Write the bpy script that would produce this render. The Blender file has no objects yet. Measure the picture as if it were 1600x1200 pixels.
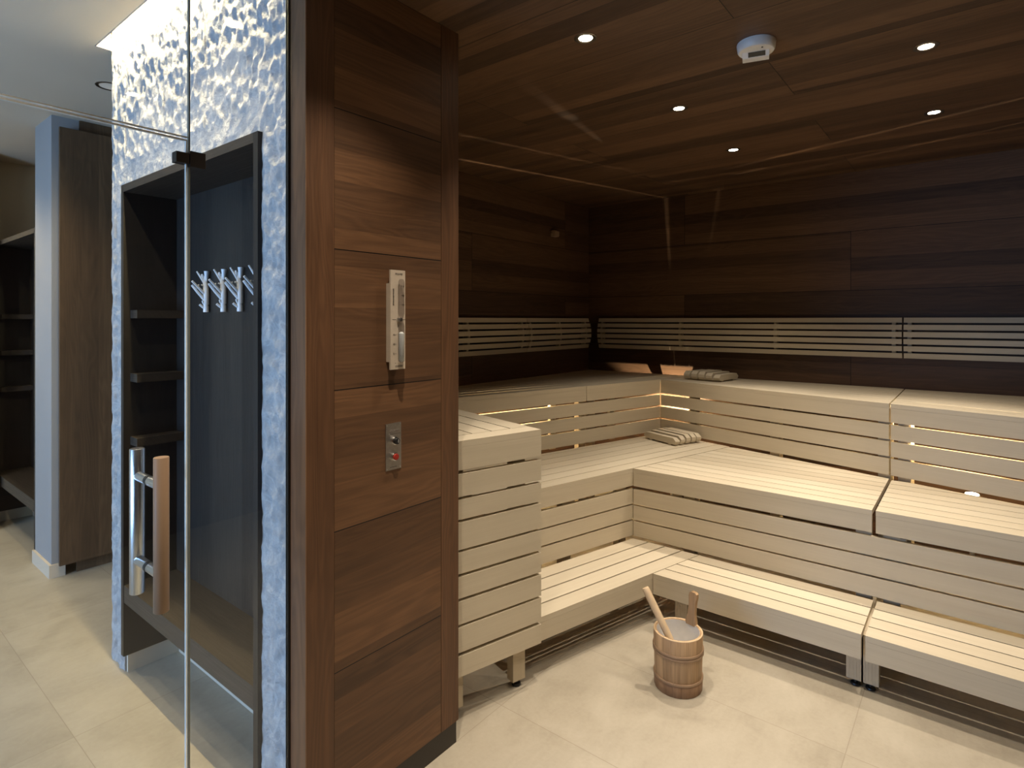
import bpy, bmesh, math, random
from mathutils import Vector, Matrix, noise
random.seed(7)
scene = bpy.context.scene
C = scene.collection
PI = math.pi
R = math.radians

# ------------------------------------------------------------------ materials
def newmat(name):
    m = bpy.data.materials.new(name); m.use_nodes = True
    nt = m.node_tree; nt.nodes.clear()
    out = nt.nodes.new('ShaderNodeOutputMaterial')
    return m, nt, out

class G:
    """tiny node-graph helper"""
    def __init__(s, nt): s.nt = nt
    def n(s, t, **kw):
        nd = s.nt.nodes.new(t)
        for k, v in kw.items(): setattr(nd, k, v)
        return nd
    def put(s, sock, v):
        if isinstance(v, bpy.types.NodeSocket): s.nt.links.new(v, sock)
        elif v is not None: sock.default_value = v
    def math(s, op, a, b=None, c=None):
        nd = s.n('ShaderNodeMath', operation=op)
        s.put(nd.inputs[0], a)
        if b is not None: s.put(nd.inputs[1], b)
        if c is not None: s.put(nd.inputs[2], c)
        return nd.outputs[0]
    def comb(s, x, y, z):
        nd = s.n('ShaderNodeCombineXYZ')
        for i, v in enumerate((x, y, z)): s.put(nd.inputs[i], v)
        return nd.outputs[0]
    def sep(s, v):
        nd = s.n('ShaderNodeSeparateXYZ'); s.put(nd.inputs[0], v)
        return nd.outputs
    def obj(s):
        return s.n('ShaderNodeTexCoord').outputs['Object']
    def noise(s, vec, scale=1, detail=3, rough=.5, dist=0):
        nd = s.n('ShaderNodeTexNoise')
        s.put(nd.inputs['Vector'], vec); nd.inputs['Scale'].default_value = scale
        nd.inputs['Detail'].default_value = detail; nd.inputs['Roughness'].default_value = rough
        nd.inputs['Distortion'].default_value = dist
        return nd.outputs['Fac']
    def white(s, vec):
        nd = s.n('ShaderNodeTexWhiteNoise', noise_dimensions='3D'); s.put(nd.inputs['Vector'], vec)
        return nd.outputs['Value']
    def ramp(s, fac, stops):
        nd = s.n('ShaderNodeValToRGB'); s.put(nd.inputs[0], fac)
        cr = nd.color_ramp
        while len(cr.elements) < len(stops): cr.elements.new(.5)
        for e, (p, c) in zip(cr.elements, stops):
            e.position = p; e.color = (c[0], c[1], c[2], 1)
        return nd.outputs[0]
    def mix(s, fac, a, b, blend='MIX'):
        nd = s.n('ShaderNodeMix', data_type='RGBA', blend_type=blend)
        s.put(nd.inputs[0], fac)
        for i, v in ((6, a), (7, b)):
            if isinstance(v, tuple): v = (v[0], v[1], v[2], 1)
            s.put(nd.inputs[i], v)
        return nd.outputs[2]
    def maprange(s, v, a, b, c, d):
        nd = s.n('ShaderNodeMapRange'); s.put(nd.inputs[0], v)
        for i, q in enumerate((a, b, c, d)): nd.inputs[1+i].default_value = q
        return nd.outputs[0]
    def bump(s, h, strength=.2, dist=.002):
        nd = s.n('ShaderNodeBump'); nd.inputs['Strength'].default_value = strength
        nd.inputs['Distance'].default_value = dist; s.put(nd.inputs['Height'], h)
        return nd.outputs[0]
    def bsdf(s, out, col, rough=.5, metal=0, normal=None, spec=.5, emis=None, estr=0, trans=0):
        b = s.n('ShaderNodeBsdfPrincipled')
        if isinstance(col, tuple): col = (col[0], col[1], col[2], 1)
        s.put(b.inputs['Base Color'], col); s.put(b.inputs['Roughness'], rough)
        b.inputs['Metallic'].default_value = metal
        b.inputs['Specular IOR Level'].default_value = spec
        if normal is not None: s.put(b.inputs['Normal'], normal)
        if emis:
            b.inputs['Emission Color'].default_value = (*emis, 1); b.inputs['Emission Strength'].default_value = estr
        if trans: b.inputs['Transmission Weight'].default_value = trans
        s.nt.links.new(b.outputs[0], out.inputs[0]); return b

def plain(name, col, rough=.5, metal=0, spec=.5, mottle=.06, scale=30, emis=None, estr=0):
    m, nt, out = newmat(name); g = G(nt)
    f = g.noise(g.obj(), scale, 3)
    k = g.maprange(f, .25, .75, 1-mottle, 1+mottle)
    c = g.mix(1.0, col, g.comb(k, k, k), 'MULTIPLY')
    g.bsdf(out, c, rough, metal, None, spec, emis, estr)
    return m

def axes(g, ga, pa, qa):
    o = g.sep(g.obj()); ix = {'x': 0, 'y': 1, 'z': 2}
    return o[ix[ga]], o[ix[pa]], o[ix[qa]]

def veneer(name, ga, pa, qa, pitch, off, joint=None, tint=(1, 1, 1), strip=.098, lines=True, gain=1.0):
    """dark thermo wood sheets: strips of differing tone, cathedral grain, thin seams between the sheets"""
    m, nt, out = newmat(name); g = G(nt)
    gr, p, q = axes(g, ga, pa, qa)
    row = g.math('FLOOR', g.math('DIVIDE', g.math('SUBTRACT', p, off), pitch))
    odd = g.math('FLOORED_MODULO', row, 2.0)
    jx, jl = joint if joint else (-20.0, 80.0)
    t = g.math('ADD', g.math('SUBTRACT', gr, jx), g.math('MULTIPLY', odd, jl*.5))
    sheet = g.math('FLOOR', g.math('DIVIDE', t, jl))
    # uneven strips inside each sheet
    wob = g.noise(g.comb(g.math('MULTIPLY', sheet, 3.1), g.math('MULTIPLY', row, 7.7), g.math('MULTIPLY', p, 5.0)), 1.0, 1)
    ps = g.math('ADD', p, g.math('MULTIPLY', wob, .10))
    sid = g.math('FLOOR', g.math('DIVIDE', ps, strip))
    rnd = g.white(g.comb(sid, row, sheet))
    rnd2 = g.white(g.comb(g.math('ADD', sid, 31.0), sheet, row))
    # grain
    u = g.math('ADD', g.math('MULTIPLY', gr, .9), g.math('MULTIPLY', rnd, 37.0))
    v2 = g.math('ADD', p, g.math('MULTIPLY', q, .8))
    big = g.noise(g.comb(g.math('MULTIPLY', u, 1.3), g.math('MULTIPLY', v2, 9.0), rnd2), 1.0, 2, .5, .35)
    rings = g.math('SINE', g.math('ADD', g.math('MULTIPLY', big, 70.0), g.math('MULTIPLY', v2, 160.0)))
    fine = g.noise(g.comb(g.math('MULTIPLY', u, 5.0), g.math('MULTIPLY', v2, 330.0), rnd), 1.0, 3, .6)
    mid = g.noise(g.comb(g.math('MULTIPLY', u, 1.6), g.math('MULTIPLY', v2, 30.0), rnd2), 1.0, 3, .6)
    tone = g.math('ADD', g.math('MULTIPLY', rnd, .50), g.math('MULTIPLY', mid, .42))
    tone = g.math('ADD', tone, g.math('MULTIPLY', rings, .055))
    tone = g.math('ADD', tone, g.math('MULTIPLY', g.math('SUBTRACT', fine, .5), .30))
    D = (.050*gain*tint[0], .0280*gain*tint[1], .0165*gain*tint[2])
    M_ = (.098*gain*tint[0], .0535*gain*tint[1], .0295*gain*tint[2])
    L = (.185*gain*tint[0], .1030*gain*tint[1], .0550*gain*tint[2])
    c = g.ramp(tone, [(.12, D), (.48, M_), (.92, L)])
    hgt = g.math('ADD', g.math('MULTIPLY', fine, .5), g.math('MULTIPLY', rings, .12))
    if lines:
        s1 = g.math('LESS_THAN', g.math('FLOORED_MODULO', g.math('SUBTRACT', p, off), pitch), .0035)
        if joint:
            s2 = g.math('LESS_THAN', g.math('FLOORED_MODULO', t, jl), .0035)
            s1 = g.math('MAXIMUM', s1, s2)
        c = g.mix(s1, c, (.006, .004, .003))
        hgt = g.math('SUBTRACT', hgt, g.math('MULTIPLY', s1, 2.0))
    rough = g.maprange(fine, .3, .7, .42, .58)
    g.bsdf(out, c, rough, 0, g.bump(hgt, .25, .0012), .35)
    return m

def palewood(name, dark, light, grain=1.0, rough=.55, ga='x', pa='y', qa='z'):
    """pale sauna timber; grain along the local x axis, a tone of its own per board"""
    m, nt, out = newmat(name); g = G(nt)
    gr, p, q = axes(g, ga, pa, qa)
    rnd = g.n('ShaderNodeNewGeometry').outputs['Random Per Island']
    u = g.math('ADD', g.math('MULTIPLY', gr, 2.2), g.math('MULTIPLY', rnd, 53.0))
    fine = g.noise(g.comb(u, g.math('MULTIPLY', p, 150.0), g.math('MULTIPLY', q, 150.0)), 1.0, 3, .6)
    mid = g.noise(g.comb(g.math('MULTIPLY', u, .55), g.math('MULTIPLY', p, 22.0), g.math('MULTIPLY', q, 22.0)), 1.0, 3, .55)
    tone = g.math('ADD', g.math('MULTIPLY', rnd, .34), g.math('MULTIPLY', mid, .5*grain))
    tone = g.math('ADD', tone, g.math('MULTIPLY', g.math('SUBTRACT', fine, .5), .35*grain))
    c = g.ramp(tone, [(.05, dark), (.75, light)])
    g.bsdf(out, c, rough, 0, g.bump(fine, .12, .0006), .3)
    return m

M = {}
M['aspen'] = palewood('pale_aspen', (.53, .455, .335), (.695, .62, .485))
M['aspen_post'] = palewood('pale_aspen_post', (.50, .415, .29), (.67, .58, .43), 1.0, .6, 'z', 'x', 'y')
M['bucketwood'] = palewood('bucket_wood', (.11, .055, .024), (.60, .40, .225), 1.45, .5, 'z', 'x', 'y')
M['bucketdark'] = palewood('bucket_base_wood', (.13, .065, .033), (.34, .20, .11), 1.6, .5, 'z', 'x', 'y')
M['hoop'] = palewood('hoop_wood', (.25, .155, .09), (.45, .31, .195), 1.0, .5)
M['handlewood'] = palewood('handle_wood', (.27, .175, .11), (.40, .275, .18), .8, .45, 'z', 'x', 'y')
M['lightwood'] = palewood('light_wood', (.52, .37, .22), (.70, .54, .36), 1.0, .5, 'z', 'x', 'y')
M['v_part'] = veneer('veneer_partition', 'y', 'z', 'x', .447, .0845, None, strip=.125, tint=(1.30, 1.18, 1.02))
M['v_post'] = veneer('veneer_post', 'z', 'y', 'x', 5.0, -2.0, None, lines=False, strip=.2, tint=(1.12, .98, .86))
M['v_jamb_lit'] = veneer('veneer_jamb_daylit', 'z', 'x', 'y', 5.0, -3.0, None, lines=False, strip=.2, tint=(2.5, 2.6, 2.6))  # post timber lightened and greyed: daylight put into the tint
M['v_back'] = veneer('veneer_back', 'x', 'z', 'y', .447, .085, (-.736, 2.6))
M['v_left'] = veneer('veneer_left', 'y', 'z', 'x', .447, .085, (3.3, 2.6))
M['v_ceil'] = veneer('veneer_ceiling', 'x', 'y', 'z', .4655, 2.19, (-2.0, 2.6))
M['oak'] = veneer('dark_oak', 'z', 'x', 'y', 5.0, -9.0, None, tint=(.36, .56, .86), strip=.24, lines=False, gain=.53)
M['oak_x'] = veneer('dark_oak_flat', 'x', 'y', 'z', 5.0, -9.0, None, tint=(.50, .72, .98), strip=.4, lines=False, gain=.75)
M['cab'] = veneer('brown_oak', 'z', 'y', 'x', 5.0, -9.0, None, tint=(.66, .72, .68), strip=.25, lines=False, gain=1.9)
M['plinth'] = plain('dark_plinth', (.022, .016, .012), .45)
M['steel'] = plain('brushed_steel', (.62, .62, .62), .28, 1.0, mottle=.05, scale=60)
M['plate'] = plain('steel_plate', (.40, .37, .34), .42, 1.0, mottle=.08, scale=80)
M['chrome'] = plain('chrome', (.85, .85, .85), .12, 1.0)
M['black'] = plain('black_rubber', (.012, .012, .013), .4)
M['patch'] = plain('bronze_patch', (.02, .014, .011), .45, .3)
M['white'] = plain('white_plastic', (.78, .77, .74), .4, mottle=.03)
M['hookwhite'] = plain('white_lacquer', (.82, .84, .86), .35, mottle=.03)
M['liner'] = plain('grey_liner', (.72, .70, .68), .35, mottle=.05)
M['red'] = plain('red_button', (.34, .020, .010), .5)
M['ink'] = plain('ink', (.07, .06, .055), .6)
M['inkgrey'] = plain('grey_ink', (.22, .19, .16), .6)
M['lcd'] = plain('dark_window', (.006, .007, .009), .2)
M['sand'] = plain('pale_sand', (.80, .86, .86), .8, mottle=.04, scale=200)
M['board'] = palewood('timer_board', (.50, .42, .33), (.66, .57, .47), .7)
M['seal'] = plain('glass_edge', (.16, .17, .15), .25)
M['edge'] = plain('polished_glass_edge', (.85, .88, .85), .12, .0, spec=1.0)
M['ring'] = plain('downlight_ring', (.30, .27, .24), .3, 1.0)
M['lens'] = plain('lamp_lens', (1, .95, .85), .4, emis=(1, .86, .64), estr=30)
M['lens_out'] = plain('lamp_lens_passage', (1, .95, .85), .4, emis=(1, .9, .7), estr=2)
M['lens_dim'] = plain('lamp_lens_dim', (.6, .58, .53), .4, emis=(1, .9, .75), estr=.12)
M['led'] = plain('led_strip', (1, .9, .7), .4, emis=(1, .83, .52), estr=30)
M['puck'] = plain('led_puck', (1, .9, .7), .4, emis=(1, .85, .6), estr=14)

def mat_plaster(name, col):
    m, nt, out = newmat(name); g = G(nt)
    f = g.noise(g.obj(), 180, 3); f2 = g.noise(g.obj(), 2.5, 2)
    k = g.maprange(f2, .3, .7, .97, 1.03)
    c = g.mix(1.0, col, g.comb(k, k, k), 'MULTIPLY')
    g.bsdf(out, c, .85, 0, g.bump(f, .08, .001), .2)
    return m
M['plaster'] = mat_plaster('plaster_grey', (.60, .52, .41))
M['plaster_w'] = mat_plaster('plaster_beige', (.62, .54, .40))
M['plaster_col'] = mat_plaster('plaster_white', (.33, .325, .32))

def mat_stone():
    m, nt, out = newmat('chiselled_white_stone'); g = G(nt)
    o = g.obj()
    f = g.noise(o, 55, 5, .65, .4); f2 = g.noise(o, 16, 4, .6)
    f3 = g.noise(o, 7, 5, .7, 1.2)
    vein = g.math('ABSOLUTE', g.math('SUBTRACT', f3, .5))
    vl = g.maprange(vein, 0, .05, 1, 0)
    c = g.ramp(f2, [(.25, (.29, .295, .30)), (.55, (.36, .365, .365)), (.8, (.42, .42, .41))])
    c = g.mix(g.math('MULTIPLY', vl, .4), c, (.54, .54, .53))
    h = g.math('ADD', f, g.math('MULTIPLY', f2, 1.5))
    g.bsdf(out, c, .8, 0, g.bump(h, .8, .006), .25)
    return m
M['stone'] = mat_stone()

def mat_floor():
    m, nt, out = newmat('beige_stone_tile'); g = G(nt)
    o = g.obj(); x, y, z = g.sep(o)
    tx = g.math('FLOOR', g.math('DIVIDE', g.math('ADD', x, .385), 1.2))
    ty = g.math('FLOOR', g.math('DIVIDE', g.math('SUBTRACT', y, .712), .6))
    rnd = g.white(g.comb(tx, ty, 3.0))
    vec = g.comb(g.math('ADD', x, g.math('MULTIPLY', rnd, 9.0)), g.math('ADD', y, g.math('MULTIPLY', rnd, 5.0)), 0)
    cloud = g.noise(vec, 3.0, 4, .6, .8); fine = g.noise(vec, 60, 4, .65); flow = g.noise(g.comb(g.math('MULTIPLY', x, 25.0), g.math('MULTIPLY', y, 8.0), rnd), 1, 4, .6, .6)
    t = g.math('ADD', g.math('MULTIPLY', cloud, .6), g.math('MULTIPLY', fine, .22))
    t = g.math('ADD', t, g.math('MULTIPLY', flow, .22)); t = g.math('ADD', t, g.math('MULTIPLY', rnd, .06))
    c = g.ramp(t, [(.30, (.30, .263, .203)), (.55, (.395, .352, .278)), (.80, (.465, .42, .34))])
    gx = g.math('LESS_THAN', g.math('FLOORED_MODULO', g.math('ADD', x, .3865), 1.2), .003)
    gy = g.math('LESS_THAN', g.math('FLOORED_MODULO', g.math('SUBTRACT', y, .7105), .6), .003)
    gg = g.math('MAXIMUM', gx, gy)
    c = g.mix(g.math('MULTIPLY', gg, .55), c, (.24, .20, .145))
    h = g.math('SUBTRACT', g.math('ADD', g.math('MULTIPLY', fine, .5), flow), g.math('MULTIPLY', gg, 1.5))
    g.bsdf(out, c, g.maprange(cloud, .3, .7, .40, .55), 0, g.bump(h, .12, .0015), .4)
    return m
M['floor'] = mat_floor()

def mat_glass(name, tint=(.97, .985, .98)):
    m, nt, out = newmat(name); g = G(nt)
    lw = g.n('ShaderNodeLayerWeight'); lw.inputs[0].default_value = .5
    f = g.math('ADD', g.math('MULTIPLY', g.math('POWER', lw.outputs['Facing'], 5.0), .95), .035)
    tr = g.n('ShaderNodeBsdfTransparent'); tr.inputs[0].default_value = (*tint, 1)
    gl = g.n('ShaderNodeBsdfGlossy'); gl.inputs['Roughness'].default_value = 0.0
    mx = g.n('ShaderNodeMixShader'); nt.links.new(f, mx.inputs[0])
    nt.links.new(tr.outputs[0], mx.inputs[1]); nt.links.new(gl.outputs[0], mx.inputs[2])
    nt.links.new(mx.outputs[0], out.inputs[0]); return m
M['glass'] = mat_glass('clear_glass')
M['tube'] = mat_glass('timer_glass', (.80, .785, .785))

# ------------------------------------------------------------------ mesh helpers
def finish(name, bm, mat, parent=None, loc=None, rotz=0, smooth=False, bevel=0, seg=1):
    if bevel:
        es = [e for e in bm.edges if len(e.link_faces) == 2 and e.calc_face_angle(0) > .6]
        bmesh.ops.bevel(bm, geom=es, offset=bevel, segments=seg, affect='EDGES', profile=.5, clamp_overlap=True)
    bmesh.ops.recalc_face_normals(bm, faces=bm.faces)
    me = bpy.data.meshes.new(name); bm.to_mesh(me); bm.free()
    for m in (mat if isinstance(mat, (list, tuple)) else [mat]): me.materials.append(m)
    if smooth:
        for p in me.polygons: p.use_smooth = True
        try: me.set_sharp_from_angle(angle=R(40))
        except Exception: pass
    o = bpy.data.objects.new(name, me); C.objects.link(o)
    if parent is not None: o.parent = parent
    if loc is not None: o.location = loc
    o.rotation_euler.z = rotz
    return o

def box(bm, x0, x1, y0, y1, z0, z1, mi=0):
    vs = [bm.verts.new(p) for p in ((x0,y0,z0),(x1,y0,z0),(x1,y1,z0),(x0,y1,z0),(x0,y0,z1),(x1,y0,z1),(x1,y1,z1),(x0,y1,z1))]
    fs = []
    for q in ((0,3,2,1),(4,5,6,7),(0,1,5,4),(1,2,6,5),(2,3,7,6),(3,0,4,7)):
        f = bm.faces.new([vs[i] for i in q]); f.material_index = mi; fs.append(f)
    return fs

def prism(bm, poly, z0, z1):
    b = [bm.verts.new((p[0], p[1], z0)) for p in poly]; t = [bm.verts.new((p[0], p[1], z1)) for p in poly]
    bm.faces.new(b[::-1]); bm.faces.new(t); n = len(poly)
    for i in range(n): bm.faces.new((b[i], b[(i+1) % n], t[(i+1) % n], t[i]))

def extr(bm, prof, fn):
    """profile points (a,b) swept between fn(a,b,0) and fn(a,b,1)"""
    A = [bm.verts.new(fn(a, b, 0)) for a, b in prof]; B = [bm.verts.new(fn(a, b, 1)) for a, b in prof]
    bm.faces.new(A[::-1]); bm.faces.new(B); n = len(prof)
    for i in range(n): bm.faces.new((A[i], A[(i+1) % n], B[(i+1) % n], B[i]))

def lathe(bm, prof, seg=40, cx=0, cy=0, mi=0, close=False, ang=None):
    rings = []
    for r, z in prof:
        if r < 1e-6: rings.append([bm.verts.new((cx, cy, z))])
        else: rings.append([bm.verts.new((cx+r*math.cos(2*PI*i/seg), cy+r*math.sin(2*PI*i/seg), z)) for i in range(seg)])
    for a, b in zip(rings[:-1], rings[1:]):
        for i in range(seg):
            j = (i+1) % seg
            if len(a) == 1 and len(b) == 1: continue
            if len(a) == 1: f = bm.faces.new((a[0], b[i], b[j]))
            elif len(b) == 1: f = bm.faces.new((a[i], a[j], b[0]))
            else: f = bm.faces.new((a[i], a[j], b[j], b[i]))
            f.material_index = mi

def tube(bm, pts, rad, seg=12, cap=True):
    """tapered tube along points; rad a number or a list"""
    pts = [Vector(p) for p in pts]; n = len(pts)
    if not isinstance(rad, (list, tuple)): rad = [rad]*n
    rings = []; up = None
    for i, p in enumerate(pts):
        d = (pts[min(i+1, n-1)] - pts[max(i-1, 0)]).normalized()
        if up is None:
            up = Vector((0, 0, 1)) if abs(d.z) < .9 else Vector((1, 0, 0))
        a = d.cross(up).normalized(); b = a.cross(d).normalized(); up = b
        rings.append([bm.verts.new(p + rad[i]*(a*math.cos(2*PI*k/seg) + b*math.sin(2*PI*k/seg))) for k in range(seg)])
    for A, B in zip(rings[:-1], rings[1:]):
        for k in range(seg): bm.faces.new((A[k], A[(k+1) % seg], B[(k+1) % seg], B[k]))
    if cap: bm.faces.new(rings[0][::-1]); bm.faces.new(rings[-1])

def clip(poly, nx, ny, d):
    """keep the part of poly with nx*x+ny*y >= d"""
    res = []; n = len(poly)
    for i in range(n):
        p, q = poly[i], poly[(i+1) % n]
        a = nx*p[0]+ny*p[1]-d; b = nx*q[0]+ny*q[1]-d
        if a >= 0: res.append(p)
        if (a >= 0) != (b >= 0):
            t = a/(a-b); res.append((p[0]+t*(q[0]-p[0]), p[1]+t*(q[1]-p[1])))
    out = []
    for p in res:
        if not out or (abs(p[0]-out[-1][0])+abs(p[1]-out[-1][1])) > 1e-4: out.append(p)
    if len(out) > 1 and (abs(out[0][0]-out[-1][0])+abs(out[0][1]-out[-1][1])) < 1e-4: out.pop()
    return out
def area(p): return abs(sum(p[i][0]*p[(i+1) % len(p)][1]-p[(i+1) % len(p)][0]*p[i][1] for i in range(len(p))))/2

def thing(name, label, cat, loc=(0, 0, 0), rotz=0, group=None):
    o = bpy.data.objects.new(name, None); C.objects.link(o); o.empty_display_size = .1
    o.location = loc; o.rotation_euler.z = rotz; o['label'] = label; o['category'] = cat
    if group: o['group'] = group
    return o
def tag(o, label, cat, group=None):
    o['label'] = label; o['category'] = cat
    if group: o['group'] = group
    return o
def struct(name, bm, mat, label=None, bevel=0, smooth=False):
    o = finish(name, bm, mat, bevel=bevel, smooth=smooth); o['kind'] = 'structure'
    o['label'] = label or name.replace('_', ' '); o['category'] = name.split('_')[0]
    return o
def dup(root, loc, rotz=0, label=None):
    r = root.copy(); C.objects.link(r); r.location = loc; r.rotation_euler.z = rotz
    if label: r['label'] = label
    for ch in list(root.children):
        c = ch.copy(); C.objects.link(c); c.parent = r
        for gch in list(ch.children):
            d = gch.copy(); C.objects.link(d); d.parent = c
    return r
def text_mesh(name, body, size, mat, parent, matrix, extrude=.0004, align='CENTER'):
    cu = bpy.data.curves.new(name+'_curve', 'FONT'); cu.body = body; cu.size = size; cu.extrude = extrude
    cu.align_x = align; cu.align_y = 'CENTER'
    t = bpy.data.objects.new(name+'_tmp', cu); C.objects.link(t)
    dg = bpy.context.evaluated_depsgraph_get(); dg.update()
    me = bpy.data.meshes.new_from_object(t.evaluated_get(dg)); me.name = name
    bpy.data.objects.remove(t); bpy.data.curves.remove(cu)
    me.materials.clear(); me.materials.append(mat)
    o = bpy.data.objects.new(name, me); C.objects.link(o); o.parent = parent; o.matrix_local = matrix
    return o

# ------------------------------------------------------------------ room dimensions (x along the back wall, y into the room)
BACK, LEFT, RIGHT, NEAR = 5.03, -3.03, 1.50, -1.80
CEIL, OUTC = 2.768, 2.963
PX, PY0, PY1 = -1.579, .982, 1.64       # wooden partition face and its two ends
GX = -1.668                             # glass front
ZU, ZM, ZL = 1.155, .71, .27            # seat heights

# ------------------------------------------------------------------ the setting
bm = bmesh.new(); box(bm, -6.6, 1.7, -4.8, 5.2, -.08, 0)
struct('floor', bm, M['floor'], 'beige stone tile floor')
bm = bmesh.new(); box(bm, LEFT-.02, RIGHT+.02, PY1-.05, BACK+.02, CEIL, CEIL+.05); box(bm, GX-.02, RIGHT+.02, NEAR, PY1-.05, CEIL, CEIL+.05)
struct('ceiling', bm, M['v_ceil'], 'dark brown timber ceiling of the sauna')
bm = bmesh.new(); box(bm, LEFT-.05, RIGHT+.05, BACK, BACK+.06, 0, CEIL)
struct('wall_back', bm, M['v_back'], 'dark timber wall behind the long benches')
bm = bmesh.new(); box(bm, LEFT-.06, LEFT, PY1, BACK, 0, CEIL)
struct('wall_left', bm, M['v_left'], 'dark timber wall behind the left benches')
bm = bmesh.new(); box(bm, RIGHT, RIGHT+.06, NEAR, BACK, 0, CEIL)
struct('wall_right', bm, M['v_left'], 'dark timber wall on the right')
bm = bmesh.new(); box(bm, GX-.06, RIGHT, NEAR-.06, NEAR, 0, OUTC)
struct('wall_near', bm, M['v_back'], 'dark timber wall behind the viewer')
# partition: panel, posts, plinth, and the wall running back behind the low box
bm = bmesh.new(); box(bm, PX-.09, PX, PY0+.098, PY1-.093, .088, CEIL)
struct('wall_partition', bm, M['v_part'], 'brown timber panel wall carrying the sand timer')
bm = bmesh.new(); box(bm, LEFT, PX-.10, PY1-.06, PY1, 0, CEIL)
struct('wall_side', bm, M['v_back'], 'timber wall behind the partition')
bm = bmesh.new(); box(bm, GX-.003, PX+.001, PY0, PY0+.0965, .0, CEIL)
struct('trim_1', bm, M['v_post'], 'vertical timber post beside the glass', .0015)
bm = bmesh.new(); box(bm, PX-.09, PX+.001, PY1-.0915, PY1+.001, .088, CEIL)
struct('trim_2', bm, M['v_post'], 'vertical timber post beside the benches', .0015)
bm = bmesh.new(); box(bm, GX+.006, PX+.0008, PY0-.0035, PY0-.0003, .0, CEIL)
struct('trim_3', bm, M['v_jamb_lit'], 'timber jamb face next to the glass, daylight tinted in')
bm = bmesh.new(); box(bm, PX-.10, PX-.006, PY0+.098, PY1-.004, .0, .088)
struct('baseboard_partition', bm, M['plinth'], 'dark recessed plinth under the partition')

# glass front: fixed panes, transom and door
def pane(bm, y0, y1, z0, z1): box(bm, GX-.004, GX+.004, y0, y1, z0, z1)
DY0, DY1, DZ = -.235, .680, 2.137
def window(name, y0, y1, z0, z1, label, seal=True):
    bm = bmesh.new(); pane(bm, y0, y1, z0, z1)
    o = struct(name, bm, M['glass'], label)
    return o
w1 = window('window_1', DY1+.004, PY0-.012, .0, CEIL, 'fixed clear glass pane beside the timber post')
bm = bmesh.new(); box(bm, GX-.0055, GX+.0055, DY1+.001, DY1+.0042, 0, CEIL)
e = finish('glass_edge', bm, M['seal'], w1)
bm = bmesh.new(); box(bm, GX-.007, GX+.007, PY0-.012, PY0-.004, 0, CEIL)
finish('seal_profile', bm, M['black'], w1, bevel=.002)
w2 = window('window_2', DY0, DY1-.002, DZ+.008, CEIL, 'clear glass transom above the glass door')
bm = bmesh.new(); box(bm, GX-.0045, GX+.0045, DY0, DY1-.002, DZ+.0055, DZ+.0085)
finish('glass_edge', bm, M['edge'], w2)
w3 = window('window_3', NEAR, DY0-.006, 0, CEIL, 'fixed clear glass pane left of the door')
door = thing('door_1', 'frameless clear glass sauna door with a timber and steel bar handle', 'door', (GX, DY1, 0)); door['kind'] = 'structure'
bm = bmesh.new(); box(bm, -.004, .004, DY0-DY1, -.006, .008, DZ)
finish('door_leaf', bm, M['glass'], door)
bm = bmesh.new(); box(bm, -.0042, .0042, DY0-DY1, -.003, DZ-.0035, DZ+.0005); box(bm, -.0042, .0042, -.006, -.003, .008, DZ-.0035)
finish('glass_edge', bm, M['edge'], door)
# handle: steel bar outside, timber bar inside, two stand-offs through the glass
HY = .586-DY1
bm = bmesh.new(); lathe(bm, [(0, .921), (.0165, .921), (.0177, .9225), (.0177, 1.3055), (.0165, 1.307), (0, 1.307)], 32, .078, HY)
hd = finish('handle', bm, M['handlewood'], door, smooth=True); hd['label'] = 'round timber bar on the inside of the door'
bm = bmesh.new(); lathe(bm, [(0, .921), (.0165, .921), (.0177, .9225), (.0177, 1.3055), (.0165, 1.307), (0, 1.307)], 32, -.082, HY)
finish('handle_bar', bm, M['steel'], door, smooth=True)['label'] = 'steel bar on the outside of the door'
for z in (1.235, 1.012):
    bm = bmesh.new(); tube(bm, [(-.075, HY, z), (-.0045, HY, z)], .0125, 20); tube(bm, [(.0045, HY, z), (.072, HY, z)], .0125, 20)
    so = finish('standoff', bm, M['steel'], door, smooth=True)
    bm = bmesh.new(); tube(bm, [(-.007, HY, z), (.007, HY, z)], .0132, 20)
    finish('gasket', bm, M['black'], so, smooth=True)
# pivot fitting on the pane joint
hg = thing('door_hinge', 'dark pivot fitting at the top corner of the glass door', 'hinge', (GX, DY1, 2.085))
bm = bmesh.new(); box(bm, -.014, .014, -.034, -.0005, -.014, .014); finish('door_clamp', bm, M['patch'], hg, bevel=.0015)
bm = bmesh.new(); box(bm, -.016, .016, 0, .040, -.021, .021); finish('pane_clamp', bm, M['patch'], hg, bevel=.0015)

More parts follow.
